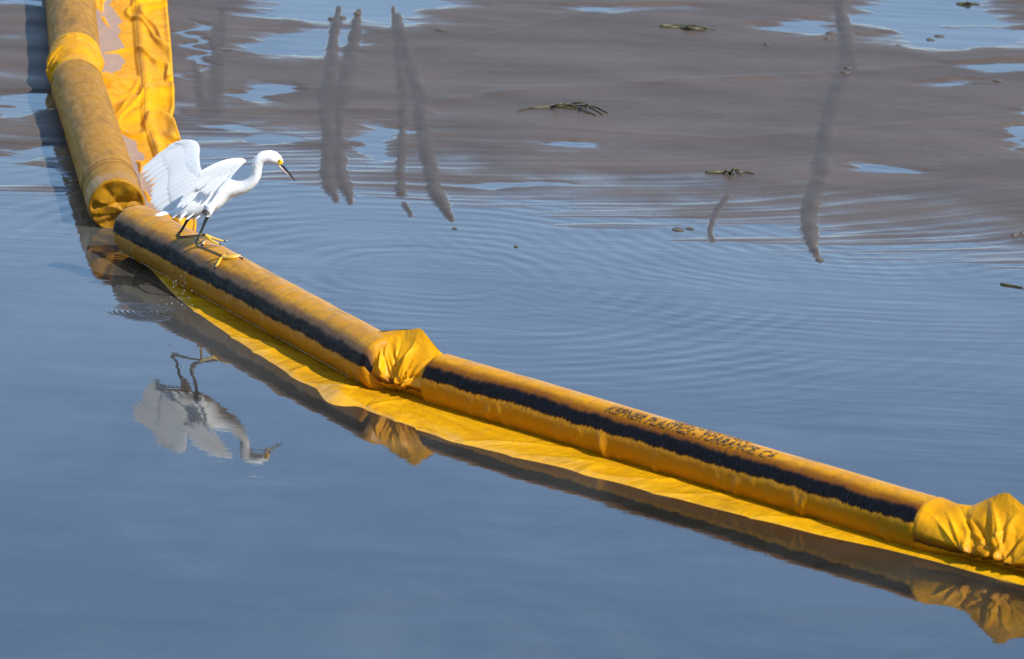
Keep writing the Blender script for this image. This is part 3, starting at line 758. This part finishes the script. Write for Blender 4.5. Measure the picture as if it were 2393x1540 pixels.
def ball(name, c, r, mat, parent, sub=2, sq=(1, 1, 1)):
    b = bmesh.new(); bmesh.ops.create_icosphere(b, subdivisions=sub, radius=r)
    for v in b.verts: v.co = Vector((v.co.x*sq[0], v.co.y*sq[1], v.co.z*sq[2])) + c
    me_ = bpy.data.meshes.new(name); b.to_mesh(me_); b.free(); me_.materials.append(mat)
    me_.polygons.foreach_set('use_smooth', [True]*len(me_.polygons))
    o = bpy.data.objects.new(name, me_); COL.objects.link(o)
    if parent:
        o.parent = parent; o.matrix_parent_inverse = Matrix.Translation(-egret.location) if parent is egret else Matrix.Identity(4)
    return o
for sgn in (-1, 1):
    e = ball('eye', B(1638, 325, HD+sgn*38*KM), 15*KM, MEYE, egret)
    ball('pupil', B(1638, 325, HD+sgn*50*KM), 7.5*KM, MBLK, e)
for tp in toe_pts:                                   # claws
    a, b_ = tp[-2][0], tp[-1][0]; dr = (b_-a).normalized()
    cord('claw', [b_-dr*.001, b_+dr*.004, b_+dr*.008+Vector((0, 0, -.003)), b_+dr*.009+Vector((0, 0, -.007))], [.0032, .0030, .0020, .0004], MBLK, egret)

FACE = Vector((0, -.97, .22))
def feather(parent, root, tip, w, bend=0.0, off=0.0, nrm=FACE, name='feather', camber=.12):
    a = tip-root; L = a.length; t = a.normalized(); side = t.cross(nrm).normalized(); nn = side.cross(t).normalized()
    if nn.dot(nrm) < 0: nn = -nn
    V, UV = [], []; N = 14
    for i in range(N+1):
        f = i/N
        wd = w*(0.38+0.62*min(1, f/.45)**.7)*math.sqrt(max(0.0, 1-max(0, (f-.72)/.28)**2.4))
        wd = max(wd, .0003)
        c = root + t*(L*f) + side*(bend*L*math.sin(math.pi*f*.5)*f) + nn*(off - camber*.25*L*(f-.5)**2)
        for k, (u, lift) in enumerate(((-1, -.10), (-.45, .04), (0, .09), (.45, .04), (1, -.10))):
            V.append(c + side*wd*u + nn*wd*lift*1.2); UV.append((k/4, f))
    o = mesh_obj(name, V, grid_faces(N+1, 5), MQ, None, uv=UV)
    o.parent = parent; o.matrix_parent_inverse = Matrix.Identity(4) if parent is not egret else Matrix.Translation(-egret.location)
    return o
def resample(pts, n): return smooth_path(pts, n)
def covert(name, lead, trail, thick, parent, n=44, m=16, back=0.0):
    Lp, Tp = resample(lead, n), resample(trail, n); V, UV = [], []
    for side in (1, -1):
        for i in range(n):
            a, b_ = B(*Lp[i]), B(*Tp[i])
            env = math.sin(math.pi*min(1, max(0, i/(n-1))))**.35
            for j in range(m):
                s = j/(m-1)
                th = thick*(math.sqrt(max(0, s*1.0))*(1-s)*1.9 + .0)*env
                V.append(a.lerp(b_, s) + FACE*(side*th - back*s)); UV.append((s, i/n))
    f1 = grid_faces(n, m); nn = n*m
    F = f1 + [tuple(q+nn for q in f[::-1]) for f in f1]
    F += [(i*m, (i+1)*m, nn+(i+1)*m, nn+i*m) for i in range(n-1)]
    o = mesh_obj(name, V, F, MF, egret, uv=UV); return o
def lerp_path(pts, u):
    P = smooth_path(pts, 60); x = u*59; i = min(int(x), 58); f = x-i
    return P[i]*(1-f) + P[i+1]*f
# far wing, raised
fw = covert('wing', [(900, 600, .11), (830, 470, .115), (803, 380, .12), (793, 280, .13), (799, 190, .14), (772, 128, .15), (700, 99, .16), (610, 115, .17), (540, 138, .178)],
            [(760, 640, .115), (700, 560, .12), (650, 480, .13), (620, 400, .14), (600, 330, .15), (580, 270, .16), (560, 230, .17), (520, 200, .178), (500, 165, .18)], .005, egret, back=.010)
fw['label'] = 'far wing raised high'
root_p = [(640, 122, .172), (690, 125, .168), (730, 160, .16), (745, 230, .15), (740, 330, .14), (735, 420, .13), (730, 520, .12), (690, 640, .115), (640, 720, .11)]
tip_p = [(300, 258, .21), (195, 338, .215), (150, 398, .21), (172, 468, .2), (232, 522, .19), (272, 590, .18), (266, 660, .17), (257, 742, .16), (300, 812, .15), (362, 884, .14), (470, 880, .12)]
NFW = 27; FN = Vector((.30, -.86, .40)).normalized()
for i in range(NFW):
    u = i/(NFW-1)
    r_, t_p = lerp_path(root_p, u), lerp_path(tip_p, u)
    t_p = t_p + (t_p-r_)*(.02*math.sin(i*2.4) + .015*math.sin(i*5.1))
    feather(fw, B(*r_), B(*t_p), (23 if u < .5 else 30)*KM, bend=(-.10+.12*u) + .02*math.sin(i*3.3), off=.0015-.0003*i + .0012*(i % 2), nrm=FN)
for row, (a0, a1, n_, w_, of) in enumerate(((-.06, .60, 19, 38, .0022),)):
    for i in range(n_):
        u = (i+.3*row)/(n_-1+.6); r_, t_p = lerp_path(root_p, u), lerp_path(tip_p, u)
        feather(fw, B(*(r_+(t_p-r_)*a0)), B(*(r_+(t_p-r_)*a1)), w_*KM, bend=(-.05+.06*u), off=of-.00018*i, nrm=FN, name='covert_feather')
# near wing, half open with the flight feathers hanging
nw = covert('wing', [(1000, 610, 0.0240), (860, 560, 0.0210), (800, 500, 0.0180), (790, 450, 0.0165), (840, 415, 0.0135), (920, 372, 0.0105), (1010, 333, 0.0075), (1110, 306, 0.0030), (1200, 297, -0.0006), (1255, 302, -0.0030), (1288, 330, -0.0045)],
            [(960, 640, 0.0225), (840, 620, 0.0210), (780, 580, 0.0180), (800, 550, 0.0165), (860, 515, 0.0135), (930, 490, 0.0105), (1000, 470, 0.0075), (1070, 450, 0.0045), (1140, 430, 0.0015), (1200, 385, -0.0015), (1265, 358, -0.0036)], .007, egret)
nw['label'] = 'near wing with hanging flight feathers'
near_f = [  # root, tip, width
    ((1262, 340, -0.0036), (1160, 440, -0.0030), 13), ((1235, 350, -0.0030), (1120, 500, -0.0030), 15), ((1200, 370, -0.0024), (982, 720, -0.0006), 17), ((1170, 385, -0.0015), (905, 703, 0.0006), 17),
    ((1140, 395, -0.0006), (862, 693, 0.0018), 16), ((1110, 400, 0.0006), (835, 680, 0.0030), 15), ((1080, 405, 0.0018), (805, 666, 0.0042), 16), ((1050, 412, 0.0030), (765, 634, 0.0054), 17),
    ((1010, 420, 0.0042), (730, 615, 0.0066), 19), ((970, 430, 0.0054), (690, 646, 0.0084), 21), ((930, 440, 0.0066), (650, 680, 0.0102), 22), ((890, 450, 0.0078), (610, 715, 0.0120), 24), ((860, 470, 0.0096), (585, 760, 0.0135), 24),
    ((850, 490, 0.0108), (545, 818, 0.0150), 22), ((860, 520, 0.0120), (588, 822, 0.0156), 17), ((880, 545, 0.0135), (640, 790, 0.0165), 16)]
for i, (r_, t_p, w) in enumerate(near_f):
    feather(nw, B(*r_), B(*t_p), w*KM, bend=.05-.006*i, off=.001*(len(near_f)-i)*.6)
for i in range(13):
    u = i/12
    r_ = lerp_path([(1230, 325, -0.0030), (1120, 335, 0.0015), (1000, 370, 0.0060), (900, 420, 0.0105), (830, 470, 0.0144)], u)
    t_p = lerp_path([(1165, 420, -0.0024), (1010, 500, 0.0024), (890, 545, 0.0066), (800, 590, 0.0105), (745, 640, 0.0135)], u)
    feather(nw, B(*r_), B(*t_p), 32*KM, bend=.02, off=.0075-.0002*i, name='covert_feather')
# tail and loose plumes
for i in range(7):
    u = i/6
    feather(egret, B(600, 850+8*u, .06+.04*u), B(316+70*abs(u-.35), 911-20*u, .055+.05*u), 12*KM, off=.001*i, name='tail_feather', nrm=Vector((0, -.6, .8)))
rp = random.Random(3)
for i in range(16):
    x0 = 500+rp.random()*330; y0 = 880+.06*(x0-500)+rp.uniform(-10, 25)
    L = rp.uniform(70, 130); dy = rp.uniform(.03, .12)
    feather(egret, B(x0+60, y0-20, dy), B(x0+60-L*.75, min(y0+L*.42, 985), dy-.005), rp.uniform(5, 10)*KM, name='plume', bend=rp.uniform(-.1, .1))
for (x0, y0, x1, y1) in ((1375, 310, 1338, 352), (1380, 300, 1345, 330), (1368, 330, 1338, 372), (1400, 275, 1365, 300), (1440, 248, 1405, 262), (1480, 232, 1440, 236), (1365, 350, 1342, 392), (1120, 690, 1098, 752), (1150, 690, 1135, 735), (1240, 670, 1248, 690)):
    for k in range(3):
        feather(egret, B(x0+18+k*4, y0+4+k*3, .015+.01*k+(.04 if x0 < 1300 else 0)), B(x1+rp.uniform(0, 16), y1+rp.uniform(-14, 8), .015+.01*k+(.04 if x0 < 1300 else 0)), 1.6*KM, name='plume', bend=rp.uniform(-.2, .2))

# ------------------------------------------------------------------ falling drops
rd = random.Random(11); drop_me = None
spots = [(404, 655), (410, 661), (419, 652), (428, 660), (398, 668), (435, 668), (415, 673), (425, 679), (409, 684), (440, 675), (432, 688), (401, 690), (420, 695), (444, 690), (413, 703), (428, 706), (380, 707), (375, 713), (386, 716), (441, 700), (396, 712), (450, 708),
         (521, 573), (527, 578), (517, 579), (532, 584), (512, 590), (505, 597), (523, 566), (498, 585)]
for k, (px, py) in enumerate(spots):
    yy = FOOT.y + (-.35 if k < 22 else .10) + rd.uniform(-.05, .05)
    c = atY(px + rd.uniform(-8, 8), py + rd.uniform(-8, 6), yy)
    if drop_me is None:
        o = ball('water_droplet', Vector((0, 0, 0)), 1.0, M['droplet'], None, 2, (1, 1, 1.15)); drop_me = o.data
    else:
        o = bpy.data.objects.new('water_droplet', drop_me); COL.objects.link(o)
    o.location = c; s = .0016 + .0026*rd.random()**2; o.scale = (s, s, s)
    if k < 22: tag(o, 'clear water drop splashing beside the black oil band of the boom', 'droplet', 'drops splashing by the boom')
    else: tag(o, "clear water drop flicked off the egret's lifted yellow foot", 'droplet', "drops round the egret's lifted foot")

# ------------------------------------------------------------------ weed, clods and specks
def mat_weed():
    t = NT('olive_weed'); n = t.noise(t.coord('Object'), 30, 3)
    t.set(Base_Color=t.mix(n, (0.028, 0.025, 0.011), (0.095, 0.082, 0.018)), Roughness=.35); return t.m
MW = mat_weed()
MCL = plain('damp_clod', (0.085, 0.068, 0.050), .55)
def ground_z(p): return max(0.0, float(mud_height(np.array([p.x]), np.array([p.y]))[0]))
def weed(label, strands, seed):
    c = gnd(*strands[0][0]); e = empty('seaweed', (c.x, c.y, ground_z(c)), label, 'seaweed')
    for pts in strands:
        P = []
        for (px, py, lift) in [(*q, 0) if len(q) == 2 else q for q in pts]:
            g = gnd(px, py + lift); P.append(np.array([g.x, g.y, ground_z(g) + .003 + lift/640.0]))
        S = smooth_path(P, 12); n = len(S)
        o = cord('blade', [Vector(s) for s in S], [.0045*(1-.75*abs(i/(n-1)-.4)) for i in range(n)], MW, None, 5)
        o.parent = e; o.matrix_parent_inverse = Matrix.Translation(-e.location)
def w3(*a): return list(a)
weed('long olive strand of seaweed lying on the bare mudflat', [
    [(1210, 264), (1240, 258), (1290, 256), (1340, 252)], [(1215, 262), (1260, 255), (1310, 252)], [(1285, 254), (1300, 250, 12), (1296, 246, 20)], [(1290, 256), (1310, 248, 10), (1345, 252)],
    [(1320, 250), (1345, 256), (1375, 272)], [(1330, 252), (1360, 262), (1392, 276)], [(1345, 252), (1365, 250, 14), (1372, 246, 28)], [(1372, 250, 6), (1395, 258), (1420, 270)], [(1335, 248), (1360, 246, 6), (1385, 254)],
    [(1300, 256), (1330, 260), (1350, 262)], [(1376, 252), (1372, 262), (1380, 270)], [(1340, 250), (1380, 258), (1408, 274)]], 1)
weed('small tangled clump of seaweed at the edge of the rippled water', [
    [(1648, 405), (1680, 406), (1705, 404)], [(1650, 407), (1690, 409)], [(1692, 408), (1698, 402, 10), (1706, 408)], [(1706, 410), (1714, 398, 16), (1722, 410)], [(1716, 398, 14), (1724, 402, 8), (1730, 414)],
    [(1695, 414), (1704, 410), (1715, 414)], [(1725, 408), (1745, 408), (1762, 412)], [(1700, 402, 8), (1710, 412), (1706, 420)]], 2)
weed('low dark hump of weed on the upper mudflat', [
    [(1540, 68), (1570, 70), (1610, 69), (1650, 74)], [(1590, 70), (1610, 70, 8), (1640, 72)], [(1595, 73), (1618, 70, 6), (1650, 76)], [(1545, 66), (1580, 66), (1610, 67, 5)], [(1600, 68), (1625, 66, 7), (1672, 75)], [(1598, 76), (1620, 73, 5), (1645, 78)]], 3)
weed('bright green scrap of weed near the top right edge', [[(2235, 9), (2255, 8, 3), (2282, 9)], [(2248, 8), (2262, 6, 6), (2272, 9)], [(2240, 11), (2260, 10), (2290, 11)]], 4)
weed('thin dark twig lying on the water by the right edge', [[(2338, 664), (2360, 668), (2392, 674)], [(2342, 666), (2370, 670)]], 5)
clod_me = None; rc = random.Random(5)
CL = [(1944, 82, 24, 9, 'larger brown mud clod touching the left side of the long right mud trail'), (1935, 96, 16, 6, 'small clod just below the larger one left of the right trail'),
      (2195, 85, 18, 5, 'right one of two flat clods in the top right puddle'), (2174, 93, 15, 5, 'left one of two flat clods in the top right puddle'), (2100, 109, 12, 5, 'lone clod between the right mud trail and the top right puddle'),
      (1792, 109, 13, 5, 'lone small clod left of the right trail, below the bright puddle'), (2370, 553, 12, 6, 'left clod of the pair at the right edge of the shore'), (2389, 550, 8, 8, 'right clod of the pair at the right edge of the shore'),
      (1982, 166, 16, 6, 'upper clod lying where the pale ridge crosses the right trail'), (1976, 177, 20, 6, 'lower clod lying where the pale ridge crosses the right trail'),
      (1916, 608, 15, 7, 'dark mud clod at the pointed lower tip of the long right mud trail'), (800, 42, 16, 7, 'middle of three clods in the puddle above the paired left trails'),
      (834, 38, 14, 6, 'right of three clods in the puddle above the paired left trails'), (775, 45, 14, 7, 'left of three clods in the puddle above the paired left trails'),
      (1585, 537, 22, 6, 'long low clod breaking the water at the shore, left of its neighbour'), (1612, 535, 14, 5, 'smaller low clod just right of the long one at the shore'),
      (2330, 194, 20, 5, 'flat clod in the narrow puddle near the right edge'), (1030, 75, 26, 5, 'flat clod on the upper mud right of the twin trails'),
      (1206, 577, 8, 4, 'tiny clod floating on the open water in mid picture'), (1062, 535, 9, 4, 'tiny clod floating just below the tip of the twin trails')]
for k, (px, py, hw, hh, lab) in enumerate(CL):
    if px > 2393: continue
    g = gnd(px, py)
    if clod_me is None or k % 5 == 0:
        b = bmesh.new(); bmesh.ops.create_icosphere(b, subdivisions=3, radius=1.0)
        for v in b.verts: v.co *= 1 + .45*float(pn(v.co.x*1.3+k, v.co.y*1.3+v.co.z, 55+k))
        clod_me = bpy.data.meshes.new('mud_clod'); b.to_mesh(clod_me); b.free(); clod_me.materials.append(MCL)
        clod_me.polygons.foreach_set('use_smooth', [True]*len(clod_me.polygons))
    o = bpy.data.objects.new('mud_clod', clod_me); COL.objects.link(o)
    o.location = (g.x, g.y, ground_z(g)+.001); s = hw/900; o.scale = (s, s*1.1, hh/900)
    o.rotation_euler.z = rc.uniform(-.3, .3)
    tag(o, lab, 'mud clod', 'clods on the mudflat')
# specks of shell and weed strewn along the shore
V, F = [], []; rs = random.Random(21)
for k in range(420):
    px = rs.uniform(700, 2400); py = float(np.interp(px, SHX, SHY)) + rs.gauss(-45, 70)
    if k < 60: px, py = rs.uniform(0, 2393), rs.uniform(420, 1500)
    elif py > 640: continue
    if k < 60 and (abs(py - (527+.539*(px-300))) < 190 or (px > 900 and abs(py - (882+.297*(px-1003))) < 190)): continue
    g = gnd(px, py); z = ground_z(g); r = rs.uniform(.0007, .0022); b = len(V)
    for q in range(5):
        a = q*2*math.pi/5; V.append((g.x+r*math.cos(a)*rs.uniform(.7, 1.8), g.y+r*math.sin(a), z))
    V.append((g.x, g.y, z+r*.9)); F += [(b+q, b+(q+1) % 5, b+5) for q in range(5)]
o = mesh_obj('shore_specks', V, F, plain('dark_speck', (0.045, 0.035, 0.030), .5), smooth=False); o['kind'] = 'stuff'
o['label'] = 'dark specks of shell and weed strewn along the water edge'; o['category'] = 'debris'
